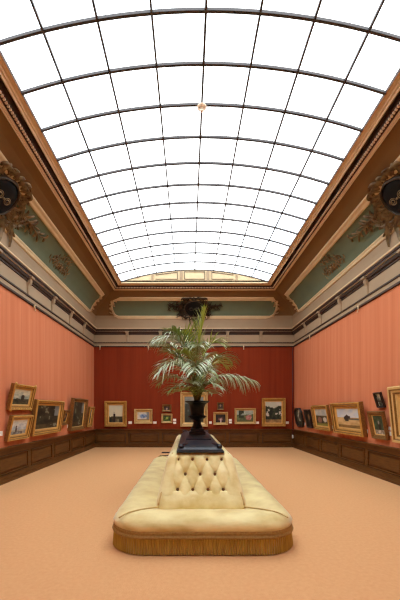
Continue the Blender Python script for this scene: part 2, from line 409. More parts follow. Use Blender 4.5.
# lunette walls that close the vault's two ends
for nm, yy, sg in (('wall_lunette_back', Y1S, 1), ('wall_lunette_front', Y0S, -1)):
    b = MB(); n = 48
    for k in range(n):
        x0 = SX0+(SX1-SX0)*k/n; x1 = SX0+(SX1-SX0)*(k+1)/n
        y0, y1 = (yy, yy+2*sg)
        P8 = [(x0, min(y0, y1), 114+HZ), (x1, min(y0, y1), 114+HZ), (x1, max(y0, y1), 114+HZ), (x0, max(y0, y1), 114+HZ)]
        P8 += [(x0, min(y0, y1), arch(x0)+.3), (x1, min(y0, y1), arch(x1)+.3), (x1, max(y0, y1), arch(x1)+.3), (x0, max(y0, y1), arch(x0)+.3)]
        b.hexa(P8)
    if sg > 0:
        def strip(x0, x1, z0, z1, m=1, d=0.5): b.box(x0, x1, yy-d, yy+0.1, z0, z1, m)
        for xc in (-12, 12):
            strip(CX+xc-1.2, CX+xc+1.2, 115.8+HZ, arch(CX+xc)-1.2, 1, 0.9)
        for xc in (-38, 38):
            strip(CX+xc-0.9, CX+xc+0.9, 115.8+HZ, arch(CX+xc)-1.0, 1, 0.9)
        strip(CX-9.3, CX+9.3, 124.0+HZ, 124.35+HZ, 2); strip(CX-9.3, CX+9.3, 117.4+HZ, 117.75+HZ, 2)
        strip(CX-9.3, CX-8.9, 117.4+HZ, 124.3+HZ, 2); strip(CX+8.9, CX+9.3, 117.4+HZ, 124.3+HZ, 2)
        for sx in (-1, 1):
            a0, a1 = CX+sx*15.5, CX+sx*35.0
            lo, hi = min(a0, a1), max(a0, a1)
            strip(lo, hi, 117.4+HZ, 117.75+HZ, 2); strip(a0-0.2, a0+0.2, 117.4+HZ, arch(a0)-2, 2)
            for q in range(10):
                xa = lo+(hi-lo)*q/10; xb = lo+(hi-lo)*(q+1)/10; z = min(arch(xa), arch(xb))-2.2
                strip(xa, xb, z, z+0.35, 2)
    struct(b.build(nm, [M['cream'], M['taupe'], M['taupe_dk']]))

# pale boss at a crossing of the glazing bars
b = MB(); z = arch(CX)-0.9
b.lathe([(0.05, z-2.6), (0.5, z-2.4), (0.8, z-1.9), (0.5, z-1.6), (1.2, z-1.2), (1.9, z-0.7), (1.9, z-0.2), (1.3, z+0.2), (0.05, z+0.2)], CX, Y1S-DY*10, 20)
tag(b.build('ceiling_boss', M['bead'], None, (CX, Y1S-DY*10, z)), 'small cream boss where two skylight bars cross above the palm', 'ceiling boss')

# ------------------------------------------------------------------ wainscot
def wain(nm, L, place):
    """panelled dado along length L; place(a, out, z) -> world"""
    b = MB()
    def bx(a0, a1, o0, o1, z0, z1, m=0):
        b.hexa([place(a0, o0, z0), place(a1, o0, z0), place(a1, o1, z0), place(a0, o1, z0), place(a0, o0, z1), place(a1, o0, z1), place(a1, o1, z1), place(a0, o1, z1)], m)
    cuts = L[1:-1]; A0, A1 = L[0], L[-1]
    bx(A0, A1, 0, 0.5, 0, 17.0)                    # ground
    bx(A0, A1, 0, 1.3, 0, 3.6); bx(A0, A1, 0, 1.6, 0, 1.4, 0); bx(A0, A1, 0, 1.45, 3.6, 4.1)
    bx(A0, A1, 0, 1.1, 14.4, 16.9); bx(A0, A1, 0, 1.9, 16.9, 17.5); bx(A0, A1, 0, 2.5, 17.5, 18.2)
    for c in L: bx(max(A0, c-1.5), min(A1, c+1.5), 0, 1.1, 4.1, 14.4)
    for k in range(len(L)-1):
        p0, p1 = L[k]+1.5, L[k+1]-1.5
        z0, z1 = 4.1, 14.4
        for (q0, q1, r0, r1) in ((p0, p1, z0, z0+.45), (p0, p1, z1-.45, z1), (p0, p0+.45, z0, z1), (p1-.45, p1, z0, z1)):
            bx(q0, q1, 0.4, 0.8, r0, r1, 1)
        for (q0, q1, r0, r1) in ((p0+.45, p1-.45, z0+.45, z0+.9), (p0+.45, p1-.45, z1-.9, z1-.45), (p0+.45, p0+.9, z0+.45, z1-.45), (p1-.9, p1-.45, z0+.45, z1-.45)):
            bx(q0, q1, 0.4, 1.35, r0, r1, 0)
        a = (p0+2.4, z0+2.2, p1-2.4, z1-2.2)
        P8 = [place(p0+1.2, .5, z0+1.2), place(p1-1.2, .5, z0+1.2), place(p1-1.2, .5, z1-1.2), place(p0+1.2, .5, z1-1.2),
              place(a[0], 1.0, a[1]), place(a[2], 1.0, a[1]), place(a[2], 1.0, a[3]), place(a[0], 1.0, a[3])]
        b.hexa(P8)
    struct(b.build(nm, [M['wood'], M['wood_dark']]))
side_cuts = [YF]+[340-35*k for k in range(10, 0, -1)]+[YB]
wain('baseboard_left', side_cuts, lambda a, o, z: (XL+o, a, z))
wain('baseboard_right', side_cuts, lambda a, o, z: (XR-o, a, z))
back_cuts = [XL+200/6*k for k in range(7)]
wain('baseboard_back', back_cuts, lambda a, o, z: (a, YB-o, z))
wain('baseboard_front', back_cuts, lambda a, o, z: (a, YF+o, z))

# ------------------------------------------------------------------ corbels in the frieze
def corbel_mesh():
    b = MB(); sec = []; D = HZ
    for t in [k/12 for k in range(13)]:
        z = D+67.7+(78.0-67.7)*t
        o = 0.35+1.0*t**1.5+1.1*max(0, math.sin((t-0.45)*PI/0.55))*(1 if t > .45 else 0)+0.35*math.sin(t*PI*2)*(t < .5)
        w = 0.95+0.55*t
        sec.append([(-w, -0.0, z), (-w, -o, z), (-w*0.5, -o-0.3, z), (w*0.5, -o-0.3, z), (w, -o, z), (w, 0.0, z)])
    b.loft(sec, cap0=True, cap1=True, smooth=False)
    b.box(-1.9, 1.9, -3.3, 0, D+76.8, D+78.0)
    return b
proto = corbel_mesh().build('corbel', M['taupe']); me_c = proto.data; COL.objects.unlink(proto); bpy.data.objects.remove(proto)
def corbel(x, y, rz, where, grp):
    o = bpy.data.objects.new('corbel', me_c); COL.objects.link(o); o.location = (x*U, y*U, 0); o.rotation_euler.z = rz
    tag(o, where, 'corbel', grp)
ORD = ['first', 'second', 'third', 'fourth', 'fifth', 'sixth', 'seventh', 'eighth', 'ninth', 'tenth']
for k in range(1, 8):
    corbel(XL+0.05, 340-35*k, PI/2, 'taupe plaster corbel in the left wall frieze, %s counting out from the far corner' % ORD[k-1], 'corbels in the left frieze')
    corbel(XR-0.05, 340-35*k, -PI/2, 'taupe plaster corbel in the right wall frieze, %s counting out from the far corner' % ORD[k-1], 'corbels in the right frieze')
for k in range(1, 6):
    corbel(XL+200/6*k, YB-0.05, 0, 'taupe plaster corbel in the frieze of the far red wall, %s from its left corner' % ORD[k-1], 'corbels in the far frieze')

# hooks on the picture rail
def hook(x, y, rz, label):
    b = MB(); pts = [(0, -1.15, 63.9), (0, -1.5, 63.4), (0, -1.45, 62.0), (0, -1.2, 60.6), (0, -1.4, 60.0), (0, -1.9, 60.2)]
    b.tube([(p[0], p[1], p[2]+HZ) for p in pts], 0.3, 6); b.box(-0.45, 0.45, -1.35, -0.9, 61.6+HZ, 63.6+HZ)
    o = b.build('picture_hook', M['hook']); o.location = (x*U, y*U, 0); o.rotation_euler.z = rz
    tag(o, label, 'hook', 'brass hooks on the picture rail')
for px, w in ((100.3, 'beside the left corner'), (148.5, 'left of the palm'), (243.5, 'right of the palm')):
    hook(px-VX, YB, 0, 'small brass hook on the picture rail of the far red wall, '+w)
hook(XL, 340*94.5/(VX-32.7), PI/2, 'small brass hook on the picture rail of the left wall')
for px, w in ((311, 'above the black framed pictures'), (360, 'above the wide pale plain')):
    hook(XR, 340*105.5/(px-VX), -PI/2, 'small brass hook on the picture rail of the right wall, '+w)

# ------------------------------------------------------------------ paintings
def mixc(a, b, t): t = max(0, min(1, t)); return tuple(a[k]*(1-t)+b[k]*t for k in range(3))
def n2(x, y, s):
    from mathutils import noise
    return noise.noise(Vector((x, y, s*7.3)))
def art(kind, u, v, seed):
    """colour of a generic painted scene at (u across, v up)"""
    n = n2(u*5, v*5, seed)*0.9+n2(u*12, v*12, seed+3)*0.5
    if kind == 'mill':
        c = mixc((226, 218, 178), (200, 200, 176), v+n*.3)
        if v < 0.34+0.04*n: c = mixc((30, 34, 26), (92, 84, 50), 0.4+n)
        if v < 0.18 and 0.3 < u < 0.75: c = mixc((150, 138, 100), (84, 78, 60), .5+n)
        if abs(u-.38) < .09 and v < .5+n*.03: c = (24, 24, 22)
        if abs(u-.38) < .02 and v < .62: c = (50, 50, 44)
    elif kind == 'sea':
        c = mixc((150, 170, 190), (222, 224, 220), v*1.1+n*.7)
        if v < .3: c = mixc((120, 132, 140), (190, 184, 160), .5+n)
        if abs(u-.36) < .05*(1.3-v) and .18 < v < .62: c = (70, 62, 66)
        if v < .2 and .15 < u < .8 and n > -.1: c = (96, 92, 96)
    elif kind == 'rider':
        c = mixc((120, 140, 134), (216, 214, 190), v+n*.6)
        if v < .38+.08*n: c = mixc((30, 34, 30), (92, 88, 64), .4+n)
        if (u-.6)**2*3+(v-.48)**2 < .035: c = (22, 22, 26)
    elif kind == 'dark':
        c = mixc((16, 20, 16), (66, 62, 44), .35+n*1.2)
        if v < .2: c = mixc((92, 78, 50), (40, 34, 22), .5+n)
        if n > .46: c = (128, 130, 112)
        if u > .8 and v > .55: c = mixc(c, (170, 176, 178), .7)
    elif kind == 'wood':
        c = mixc((24, 32, 26), (84, 92, 60), .4+n*1.1)
        if v > .72+.2*abs(u-.5)+.1*n: c = (196, 196, 176)
        if n > .3 and v > .3: c = (206, 200, 186)
        if v < .14: c = mixc((120, 96, 60), (196, 150, 96), .5+n)
    elif kind == 'fallsdark':
        c = mixc((26, 30, 28), (70, 74, 58), .4+n)
        if abs(u-.45-.1*math.sin(v*8)) < .12 and v > .25: c = mixc((216, 216, 196), (90, 96, 80), .3+n)
    elif kind == 'blue':
        c = mixc((190, 184, 168), (220, 214, 196), .5+n)
        if (u-.5)**2+(v-.52)**2*1.6 < .09+.08*n: c = mixc((70, 96, 140), (150, 170, 196), .5+n*1.4)
        if u > .78: c = mixc(c, (46, 56, 70), .5)
        if v < .14: c = (150, 120, 70)
    elif kind == 'green':
        c = mixc((30, 46, 16), (92, 120, 40), .45+n)
        if (u-.5)**2+(v-.55)**2 < .03: c = (150, 168, 70)
        if v > .8: c = (40, 48, 26)
    elif kind == 'figures':
        c = mixc((20, 14, 14), (50, 34, 26), .4+n)
        if (u-.5)**2+(v-.42)**2*1.4 < .045+.06*n: c = mixc((176, 120, 110), (104, 66, 58), .5+n)
        if abs(u-.52) < .06 and v < .45: c = (200, 180, 170)
    elif kind == 'cows':
        c = mixc((52, 66, 44), (104, 116, 76), .5+n)
        if v > .62+.2*n: c = mixc((150, 164, 150), (190, 196, 178), .5+n)
        if .1 < u < .42 and v > .35 and n > -.25: c = (34, 48, 34)
        if (u-.72)**2*2+(v-.36)**2 < .05+.04*n: c = mixc((214, 196, 186), (170, 96, 90), .4+n*1.5)
        if v < .16: c = (92, 88, 50)
    elif kind == 'portrait':
        c = mixc((24, 22, 20), (46, 38, 28), .5+n)
        if (u-.5)**2+(v-.6)**2*.8 < .035: c = (150, 116, 84)
        if v < .34 and abs(u-.5) < .3: c = (52, 40, 34)
    elif kind == 'grey':
        c = mixc((70, 76, 66), (112, 116, 104), v*.8+n*.6)
        if v < .3: c = mixc((44, 46, 34), (92, 84, 60), .5+n)
        if v > .74: c = mixc(c, (150, 152, 144), .6)
        if .05 < u < .35 and v < .75 and n > -.2: c = (40, 44, 36)
    elif kind == 'plain':
        c = mixc((196, 214, 232), (222, 228, 228), .5+n) if v > .52 else mixc((214, 184, 130), (176, 140, 88), .4+n)
        if (u-.45)**2*1.1+(v-.50)**2 < .026+.04*n: c = (40, 34, 38)
        if abs(v-.46) < .03 and u > .5: c = (90, 90, 84)
        if v < .16: c = mixc((150, 116, 64), (110, 84, 48), .5+n)
    elif kind == 'village':
        c = mixc((206, 206, 196), (170, 180, 180), .5+n)
        if v < .62: c = mixc((28, 32, 26), (88, 84, 52), .45+n)
        if (u-.3)**2+(v-.35)**2 < .03: c = (150, 110, 96)
        if (u-.72)**2+(v-.38)**2 < .02: c = (212, 206, 190)
        if v < .14: c = (128, 128, 60)
    elif kind == 'bird':
        c = mixc((30, 52, 40), (62, 92, 66), .5+n)
        if (u-.55)**2*2+(v-.42)**2*.6 < .04: c = (16, 16, 18)
        if v < .22: c = mixc((206, 196, 180), (120, 104, 84), .5+n)
        if (u-.5)**2+(v-.64)**2 < .008: c = (160, 150, 150)
    elif kind == 'flowers':
        c = mixc((40, 46, 40), (196, 196, 180), .45+n*1.2)
        if v > .6 and .2 < u < .9: c = mixc((216, 212, 190), c, .4)
        if .3 < v < .45: c = (50, 44, 36)
    elif kind == 'winter':
        c = mixc((200, 196, 178), (160, 150, 120), .5+n)
        if v < .35: c = (90, 76, 50)
    else:
        c = mixc((30, 28, 24), (90, 80, 60), .5+n)
    return c

pm = bpy.data.materials.new('oil_paint'); pm.use_nodes = True
_b = pm.node_tree.nodes['Principled BSDF']; _b.inputs['Roughness'].default_value = 0.45
_a = pm.node_tree.nodes.new('ShaderNodeVertexColor'); _a.layer_name = 'paint'
pm.node_tree.links.new(_a.outputs[0], _b.inputs['Base Color'])
_n = pm.node_tree.nodes.new('ShaderNodeTexNoise'); _n.inputs['Scale'].default_value = 60
_p = pm.node_tree.nodes.new('ShaderNodeBump'); _p.inputs['Strength'].default_value = 0.2; _p.inputs['Distance'].default_value = 0.003
pm.node_tree.links.new(_n.outputs['Fac'], _p.inputs['Height']); pm.node_tree.links.new(_p.outputs['Normal'], _b.inputs['Normal'])

PIC = [0]
def painting(label, W, H, fw, depth, fm, kind, loc, rz, tilt=0.0, slip=True, oct_=False, crest=False, mount=0.0, group=None):
    """local: x across, -y out of the wall, z up from the frame's foot; all in units"""
    PIC[0] += 1
    r = thing('framed_painting', label, 'painting', loc, group)
    r.rotation_euler = (tilt, 0, rz)
    def rect(ins, out, z_extra=0):
        x = W/2-ins; z0 = ins; z1 = H-ins
        if oct_:
            c = min(W, H)*0.22*(1-ins/(W*0.6)); c = max(c, .2)
            return [(-x+c, out, z0), (x-c, out, z0), (x, out, z0+c), (x, out, z1-c), (x-c, out, z1), (-x+c, out, z1), (-x, out, z1-c), (-x, out, z0+c)]
        return [(-x, out, z0), (x, out, z0), (x, out, z1), (-x, out, z1)]
    b = MB()
    seq = [(0, 0), (0, -depth*.75), (fw*.10, -depth), (fw*.30, -depth*.97), (fw*.42, -depth*.78), (fw*.62, -depth*.7), (fw*.8, -depth*.5), (fw*.92, -depth*.42), (fw, -depth*.3)]
    b.loft([rect(i, o) for i, o in seq], smooth=False, mats=[1, 0, 0, 1, 0, 1, 0, 0])
    b.loft([rect(0, 0), rect(fw, 0)], smooth=False)
    if crest:
        for sx in (-1, 1):
            for sz in (0.02, 0.98):
                b.ball((sx*(W/2-fw*.5), -depth*.8, H*sz), fw*.5, (1, .5, 1), 8)
        for k in range(9):
            b.ball((-W/2+W*(k+.5)/9, -depth*.85, H-fw*.25), fw*.25, (1.6, .6, 1), 8)
            b.ball((-W/2+W*(k+.5)/9, -depth*.85, fw*.25), fw*.22, (1.6, .6, 1), 8)
    b.build('frame', [M[fm], M['black_frame' if fm == 'black_frame' else 'gilt_dark']], r)
    c0 = fw
    if slip:
        s = MB(); q = fw*.22
        s.loft([rect(fw, -depth*.3), rect(fw+q*.2, -depth*.42), rect(fw+q, -depth*.22)], smooth=False)
        s.build('slip', M['slip'], r); c0 = fw+q
    # canvas
    nx, nz = 26, 26
    x = W/2-c0; z0, z1 = c0, H-c0
    me = bpy.data.meshes.new('canvas'); vs = []; fs = []; cols = []
    yo = -depth*.2
    for j in range(nz+1):
        for i in range(nx+1): vs.append(((-x+2*x*i/nx)*U, yo*U, (z0+(z1-z0)*j/nz)*U))
    for j in range(nz):
        for i in range(nx):
            a = j*(nx+1)+i; fs.append((a, a+1, a+nx+2, a+nx+1)); cols.append(lin(art(kind, (i+.5)/nx, (j+.5)/nz, PIC[0])))
    # stretcher edge behind so the canvas has a body
    nb = len(vs)
    for (xx, zz) in ((-x, z0), (x, z0), (x, z1), (-x, z1)): vs.append((xx*U, (yo+.25)*U, zz*U))
    c = [0, nx, (nz+1)*(nx+1)-1, nz*(nx+1)]
    for q in range(4):
        fs.append((c[q], c[(q+1) % 4], nb+(q+1) % 4, nb+q)); cols.append((.2, .15, .1, 1))
    fs.append((nb, nb+1, nb+2, nb+3)); cols.append((.2, .15, .1, 1))
    me.from_pydata(vs, [], fs); me.materials.append(pm)
    ca = me.color_attributes.new('paint', 'FLOAT_COLOR', 'CORNER'); k = 0
    for p_, cc in zip(me.polygons, cols):
        for _ in p_.loop_indices: ca.data[k].color = cc; k += 1
    o = bpy.data.objects.new('canvas', me); COL.objects.link(o); o.parent = r
    return r

def back_pic(label, x0, x1, y0, y1, fw, depth, fm, kind, **k):
    X0, X1 = x0-VX, x1-VX; z0, z1 = HZ+VY-y1, HZ+VY-y0
    painting(label, X1-X0, z1-z0, fw*0.85, depth, fm, kind, ((X0+X1)/2, YB-0.15, z0), 0, **k)
G = None
back_pic('gilt framed windmill landscape with pale sky, nearest the left corner on the red wall', 105, 127, 401, 426.6, 4.2, 2.6, 'gilt', 'mill')
back_pic('low wide gilt frame with a small blue-grey picture, right of the windmill landscape', 134.4, 152.5, 409, 423.6, 3.0, 2.0, 'gilt_pale', 'blue')
back_pic('tiny brown framed picture with figures, hung above the small green landscape', 162.2, 171.4, 404.4, 411.8, 2.3, 1.4, 'gilt_dark', 'figures', slip=False)
back_pic('small green landscape in a cream gilt frame on the red wall, left of the urn', 161.6, 172.3, 413.8, 423, 1.9, 1.5, 'gilt_pale', 'green', slip=False)
back_pic('tall grey-green painting in a broad pale gilt frame directly behind the black urn', 180.4, 207.6, 392.5, 426.6, 4.0, 2.8, 'gilt_pale', 'grey')
back_pic('tiny dark portrait in a gilt frame, hung above the dark figure scene', 217, 223.8, 402.3, 410, 1.4, 1.3, 'gilt_dark', 'portrait', slip=False)
back_pic('dark figure scene in a pale gilt frame on the red wall, right of the urn', 213.4, 227.8, 412, 424.8, 2.2, 1.8, 'gilt_pale', 'figures')
back_pic('wide green pasture with pale cattle in a gilt frame, far red wall', 234.5, 255.6, 408.2, 424, 2.2, 2.0, 'gilt_pale', 'cows')
back_pic('large upright woodland painting with pale sky, rightmost on the far red wall', 261.6, 285, 398.1, 426.3, 3.6, 2.6, 'gilt', 'wood')

def side_pic(label, side, bn, bf, ytn, fw, depth, fm, kind, **k):
    """bn, bf: near and far lower front corners (px x, px y); ytn: px y of the near upper corner"""
    bow = depth*0.85; X = (94.5 if side == 'L' else 105.5)-bow; fw *= 0.82
    sg = -1 if side == 'L' else 1
    dn = F*X/abs(bn[0]-VX); df = F*X/abs(bf[0]-VX)
    zb = HZ+(VY-bn[1])*dn/F; zt = HZ+(VY-ytn)*dn/F
    W = df-dn; H = zt-zb
    tilt = 3.0/max(H, 10)                                   # hung from the rail, tops lean into the room
    x = sg*(X+bow-0.12) if side == 'L' else XR-0.12
    x = XL+0.12+0.0 if side == 'L' else XR-0.12
    painting(label, W, H, fw, depth, fm, kind, (x, (dn+df)/2, zb), PI/2 if side == 'L' else -PI/2, tilt=tilt, **k)
side_pic('ornate gilt frame with a dark rider against pale sky, hung above the pale seascape', 'L', (9.4, 409.4), (31.5, 410), 382, 3.0, 2.4, 'gilt', 'rider', crest=True)
side_pic('pale seascape with a sailboat in a gilt frame, under the dark rider painting', 'L', (7.5, 441), (28.5, 438.8), 414.4, 2.9, 2.4, 'gilt', 'sea')
side_pic('largest painting on the left wall, dark trees in a broad gilt frame', 'L', (32.7, 436), (60.3, 432), 398.7, 3.6, 3.0, 'gilt', 'dark')
side_pic('small dark gilt framed picture hung low between two big paintings, left wall', 'L', (61.5, 425), (67, 424.4), 409.5, 2.4, 1.8, 'gilt_dark', 'portrait')
side_pic('upright dark woodland painting in a gilt frame on the left wall', 'L', (70.5, 431), (84.6, 428.5), 397.5, 3.0, 3.0, 'gilt_dark', 'dark')
side_pic('narrow gilt framed painting on the left wall, hard against the far corner', 'L', (87.3, 427), (91.6, 426), 406.2, 3.0, 2.4, 'gilt', 'dark')

side_pic('black eight-sided frame with a pale waterfall picture beside the far right corner', 'R', (303.5, 427.5), (296.5, 426), 407.5, 2.2, 1.8, 'black_frame', 'fallsdark', oct_=True, slip=False)
side_pic('small dark picture in a black frame with pale lower edge, right wall', 'R', (312.2, 428), (307.0, 427.2), 409, 1.8, 1.8, 'black_frame', 'portrait', slip=False)
side_pic('gilt framed village scene with grey sky, between black frame and wide landscape', 'R', (330, 431), (314.5, 429), 404.5, 3.2, 2.6, 'gilt', 'village')
side_pic('wide pale plain with dark riders in a deep gilt frame on the right wall', 'R', (363.2, 436.6), (334.2, 432), 401, 4.2, 3.4, 'gilt', 'plain')
side_pic('dark bird and flower picture in a tarnished gilt frame, under the tiny black frame', 'R', (387.4, 440), (372.3, 437.2), 410.5, 2.6, 2.0, 'gilt_dark', 'bird')
side_pic('tiny black framed picture of pale blossoms hung high on the right wall', 'R', (384.3, 407.2), (377.3, 407), 391, 1.2, 1.4, 'black_frame', 'flowers', slip=False)
painting('huge pale gilt frame cut off by the right edge of the view', 44, 28.0, 5.0, 3.2, 'gilt_pale', 'winter', (XR-0.12, 149, 21.3), -PI/2, tilt=0.1)

# title cards
def card(label, side, px, py, w=2.9, h=2.1):
    b = MB()
    if side == 'B':
        x, z = px-VX, HZ+VY-py; b.box(x-w/2, x+w/2, YB-0.3, YB-0.02, z-h/2, z+h/2); og = (x, YB, z)
    else:
        X = 94.5 if side == 'L' else 105.5; d = F*X/abs(px-VX); z = HZ+(VY-py)*d/F
        x = XL if side == 'L' else XR
        b.box(min(x, x+(0.3 if side == 'L' else -0.3)), max(x, x+(0.3 if side == 'L' else -0.3)), d-w/2, d+w/2, z-h/2, z+h/2); og = (x, d, z)
    # faint printed lines on the card
    tag(b.build('title_card', M['card'], None, og), label, 'label card', 'white title cards beside the paintings')
card('white title card between the windmill landscape and the blue-grey picture', 'B', 130.2, 422.6, 3.3, 2.6)
card('white title card right of the low wide blue-grey picture', 'B', 154.9, 422.6, 3.3, 2.3)
card('white title card beside the small green landscape, upper of two', 'B', 174.6, 419.9, 3.1, 2.2)
card('white title card beside the small green landscape, lower of two', 'B', 174.6, 422.8, 3.1, 2.1)
card('white title card between the urn and the dark figure scene', 'B', 210.4, 422.6, 2.6, 2.4)
card('white title card right of the dark figure scene, upper of two', 'B', 230.3, 420.0, 2.9, 1.9)
card('white title card right of the dark figure scene, lower of two', 'B', 230.3, 422.4, 2.9, 1.9)
card('white title card between the cattle picture and the large woodland painting', 'B', 257.5, 422.7, 2.7, 2.3)
card('white title card on the red wall right of the large woodland painting', 'B', 287.3, 422.7, 3.0, 2.4)
card('white title card under the small dark picture on the left wall', 'L', 67.6, 426.4, 2.4, 2.6)
card('white title card at the left edge of the view, beside the pale seascape', 'L', 0.2, 433.6, 3.4, 2.4)
card('white title card between the two black framed pictures on the right wall', 'R', 304.7, 424, 3.0, 2.6)
card('white title card between the small black frame and the village scene', 'R', 313.6, 424.6, 3.0, 2.6)
card('white title card between the village scene and the wide plain with riders', 'R', 333.2, 427.3, 2.6, 2.4)
card('white title card between the wide plain and the dark bird picture', 'R', 366.6, 431.2, 2.9, 2.2)
card('white title card beside the huge gilt frame, upper of two', 'R', 390.4, 428.6, 2.7, 1.9)
card('white title card beside the huge gilt frame, lower of two', 'R', 390.4, 433.6, 2.7, 2.2)

# pipe in the far right corner
r = thing('corner_pipe', 'thin dark red pipe with a white end in the far right corner', 'pipe', (103.4, 337.3, 9))
b = MB(); b.tube([(103.4, 337.3, 12.5), (103.4, 337.3, 99.5)], 0.5, 10); b.build('pipe', M['pipe'], r, (103.4, 337.3, 9))
b = MB(); b.lathe([(0.05, 9), (0.75, 9), (0.8, 10), (0.6, 12.6), (0.05, 12.6)], 103.4, 337.3, 12); b.build('pipe_end', M['pipe_end'], r, (103.4, 337.3, 9))

# floor vents behind the settee
for d0, d1, w in ((269.5, 278, 'nearer of the two behind the settee'), (293.5, 300, 'farther of the two behind the settee')):
    b = MB(); b.box(-23.4, -6, d0, d1, 0, 0.25)
    for k in range(8):
        yy = d0+(d1-d0)*(k+.5)/8; b.box(-23, -6.4, yy-0.2, yy+0.2, 0.25, 0.4)
    tag(b.build('floor_vent', M['vent'], None, (-14, (d0+d1)/2, 0)), 'black oblong floor grille, '+w, 'floor vent', 'floor grilles')

# ------------------------------------------------------------------ the settee
def rr(cx, cy, hx, hy, r, nc=14, step=0.8):
    """rounded rectangle: list of (x, y, nx, ny)"""
    pts = []; r = max(0.3, min(r, hx-.1, hy-.1))
    segs = [((cx+hx, cy-hy+r), (cx+hx, cy+hy-r), 0), ((cx+hx-r, cy+hy), (cx-hx+r, cy+hy), 1), ((cx-hx, cy+hy-r), (cx-hx, cy-hy+r), 2), ((cx-hx+r, cy-hy), (cx+hx-r, cy-hy), 3)]
    return segs, r
def rring(cx, cy, hx, hy, r, NX, NY, NC):
    segs, r = rr(cx, cy, hx, hy, r); out = []
    for (a, b_, q) in segs:
        n = NY if q in (0, 2) else NX; nn = ((1, 0), (0, 1), (-1, 0), (0, -1))[q]
        for k in range(n):
            t = k/n; out.append((a[0]+(b_[0]-a[0])*t, a[1]+(b_[1]-a[1])*t, nn[0], nn[1], 0))
        cc = ((cx+hx-r, cy+hy-r), (cx-hx+r, cy+hy-r), (cx-hx+r, cy-hy+r), (cx+hx-r, cy-hy+r))[q]
        for k in range(NC):
            th = PI/2*q+PI/2*k/NC; out.append((cc[0]+r*math.cos(th), cc[1]+r*math.sin(th), math.cos(th), math.sin(th), 1))
    return out
SCX, SCY, SHX, SHY, SR = 4.0, 148.4, 25.0, 61.0, 10.0
sofa = thing('settee', 'long cream-gold velvet gallery settee with tufted back and fringe, centre of the floor', 'settee', (SCX, SCY, 0))
SO = (SCX, SCY, 0)
# seat
b = MB(); rings = []
for ins, z in ((2.0, 4.4), (0.9, 4.5), (0.25, 5.6), (-0.05, 6.1), (-0.25, 6.9), (0.15, 7.8), (0.9, 8.7), (2.1, 9.3), (3.8, 9.55), (6.0, 9.5), (8.5, 9.2), (10.6, 8.8), (12.5, 8.4)):
    pts = rring(SCX, SCY, SHX-ins, SHY-ins, SR-ins*.7, 24, 60, 12); row = []
    for x, y, nx, ny, c in pts:
        w = 0.10*n2(x*.35, y*.35, z*.03)+0.05*n2(x*1.3, y*1.3, 2)
        row.append((x+nx*w, y+ny*w, z+w*1.2))
    rings.append(row)
b.loft(rings); b.build('seat', M['seatvelvet'], sofa, SO)
b = MB(); q = rring(SCX, SCY, SHX-1.2, SHY-1.2, SR-1, 10, 20, 8)
b.loft([[(x, y, z) for x, y, *_ in q] for z in (0.6, 4.8)], cap0=True, cap1=True); b.build('plinth_frame', M['wood_dark'], sofa, SO)
# bullion fringe: hanging cords
b = MB(); base = rring(SCX, SCY, SHX, SHY, SR, 90, 290, 46); rings = []
NZ = 5
for k in range(NZ+1):
    z = 4.5-4.25*k/NZ; row = []
    for j, (x, y, nx, ny, c) in enumerate(base):
        w = (0.2 if j % 2 else -0.2)*(0.4+0.6*k/NZ)+0.08*n2(j*.23, k*.3, 5)+0.25*k/NZ
        row.append((x+nx*w, y+ny*w, z-(0.14*abs(n2(j*.7, 0, 1)) if k == NZ else 0)))
    rings.append(row)
b.loft(rings, smooth=False); b.build('bullion_fringe', M['fringe'], sofa, SO)
b = MB(); rings = []
for o, z in ((0.1, 4.2), (0.45, 4.3), (0.6, 4.65), (0.35, 5.0), (0.15, 5.15), (0.3, 5.5), (0.2, 6.0), (0.0, 6.2)):
    rings.append([(x+nx*o, y+ny*o, z) for x, y, nx, ny, c in rring(SCX, SCY, SHX, SHY, SR, 30, 60, 14)])
b.loft(rings); b.build('braid', M['braid'], sofa, SO)

# back: lower roll, tufted slopes, rim
BCX, BCY = 3.8, 148.4
def blev(z):           # half sizes of the sloped block at height z
    t = (z-9)/(23.8-9); return 13.7-3.5*t, 49.8-9.6*t, 2.0-.6*t
PX, PZ, Z1 = 4.6, 4.2, 13.2
def tuft(a, z):
    p, q = a/PX, (z-Z1)/PZ
    al, be = p+q/2, p-q/2
    puff = math.sqrt(abs(math.cos(PI*al)*math.cos(PI*be)))
    # pits at the buttons
    d = 9
    for row in (0, 1, 2):
        pc = round(p) if row == 1 else round(p-0.5)+0.5
        d = min(d, math.hypot((p-pc)*PX, (q-row)*PZ))
    f = 1.0
    if q > 2: f = max(0, 1-(q-2)/0.7)
    if q < 0: f = max(0, 1+q/0.45)
    puff = 0.7*puff+0.3*min(1, d/2.0)**1.2
    return f*(1.15*puff-0.75*math.exp(-(d/0.65)**2))+(1-f)*1.0
b = MB(); rings = []
z = 12.2
levels = [12.2+(23.2-12.2)*k/44 for k in range(45)]
for z in levels:
    hx, hy, r = blev(z); row = []
    for x, y, nx, ny, c in rring(BCX, BCY, hx-1.2, hy-1.2, r, 84, 190, 8):
        if c: h = 1.2
        else:
            a = (x-3.6) if abs(ny) > .5 else (y-BCY)
            h = tuft(a, z)
            lim = (hx-1.2-r) if abs(ny) > .5 else (hy-1.2-r)
            e = lim-abs((x-BCX) if abs(ny) > .5 else (y-BCY))
            t = max(0, min(1, e/1.0)); h = h*t+1.2*(1-t)
        t = max(0, (z-22.0)/1.2); h -= 0.5*t*t
        row.append((x+nx*h, y+ny*h, z+0.12*n2(x*.6, y*.6, z*.2)))
    rings.append(row)
hx, hy, r = blev(23.4)
for ins, zz in ((1.3, 23.75), (2.2, 23.8), (3.0, 23.5), (3.4, 23.0)):
    rings.append([(x, y, zz) for x, y, nx, ny, c in rring(BCX, BCY, hx-ins, hy-ins, max(.6, r-ins*.4), 84, 190, 8)])
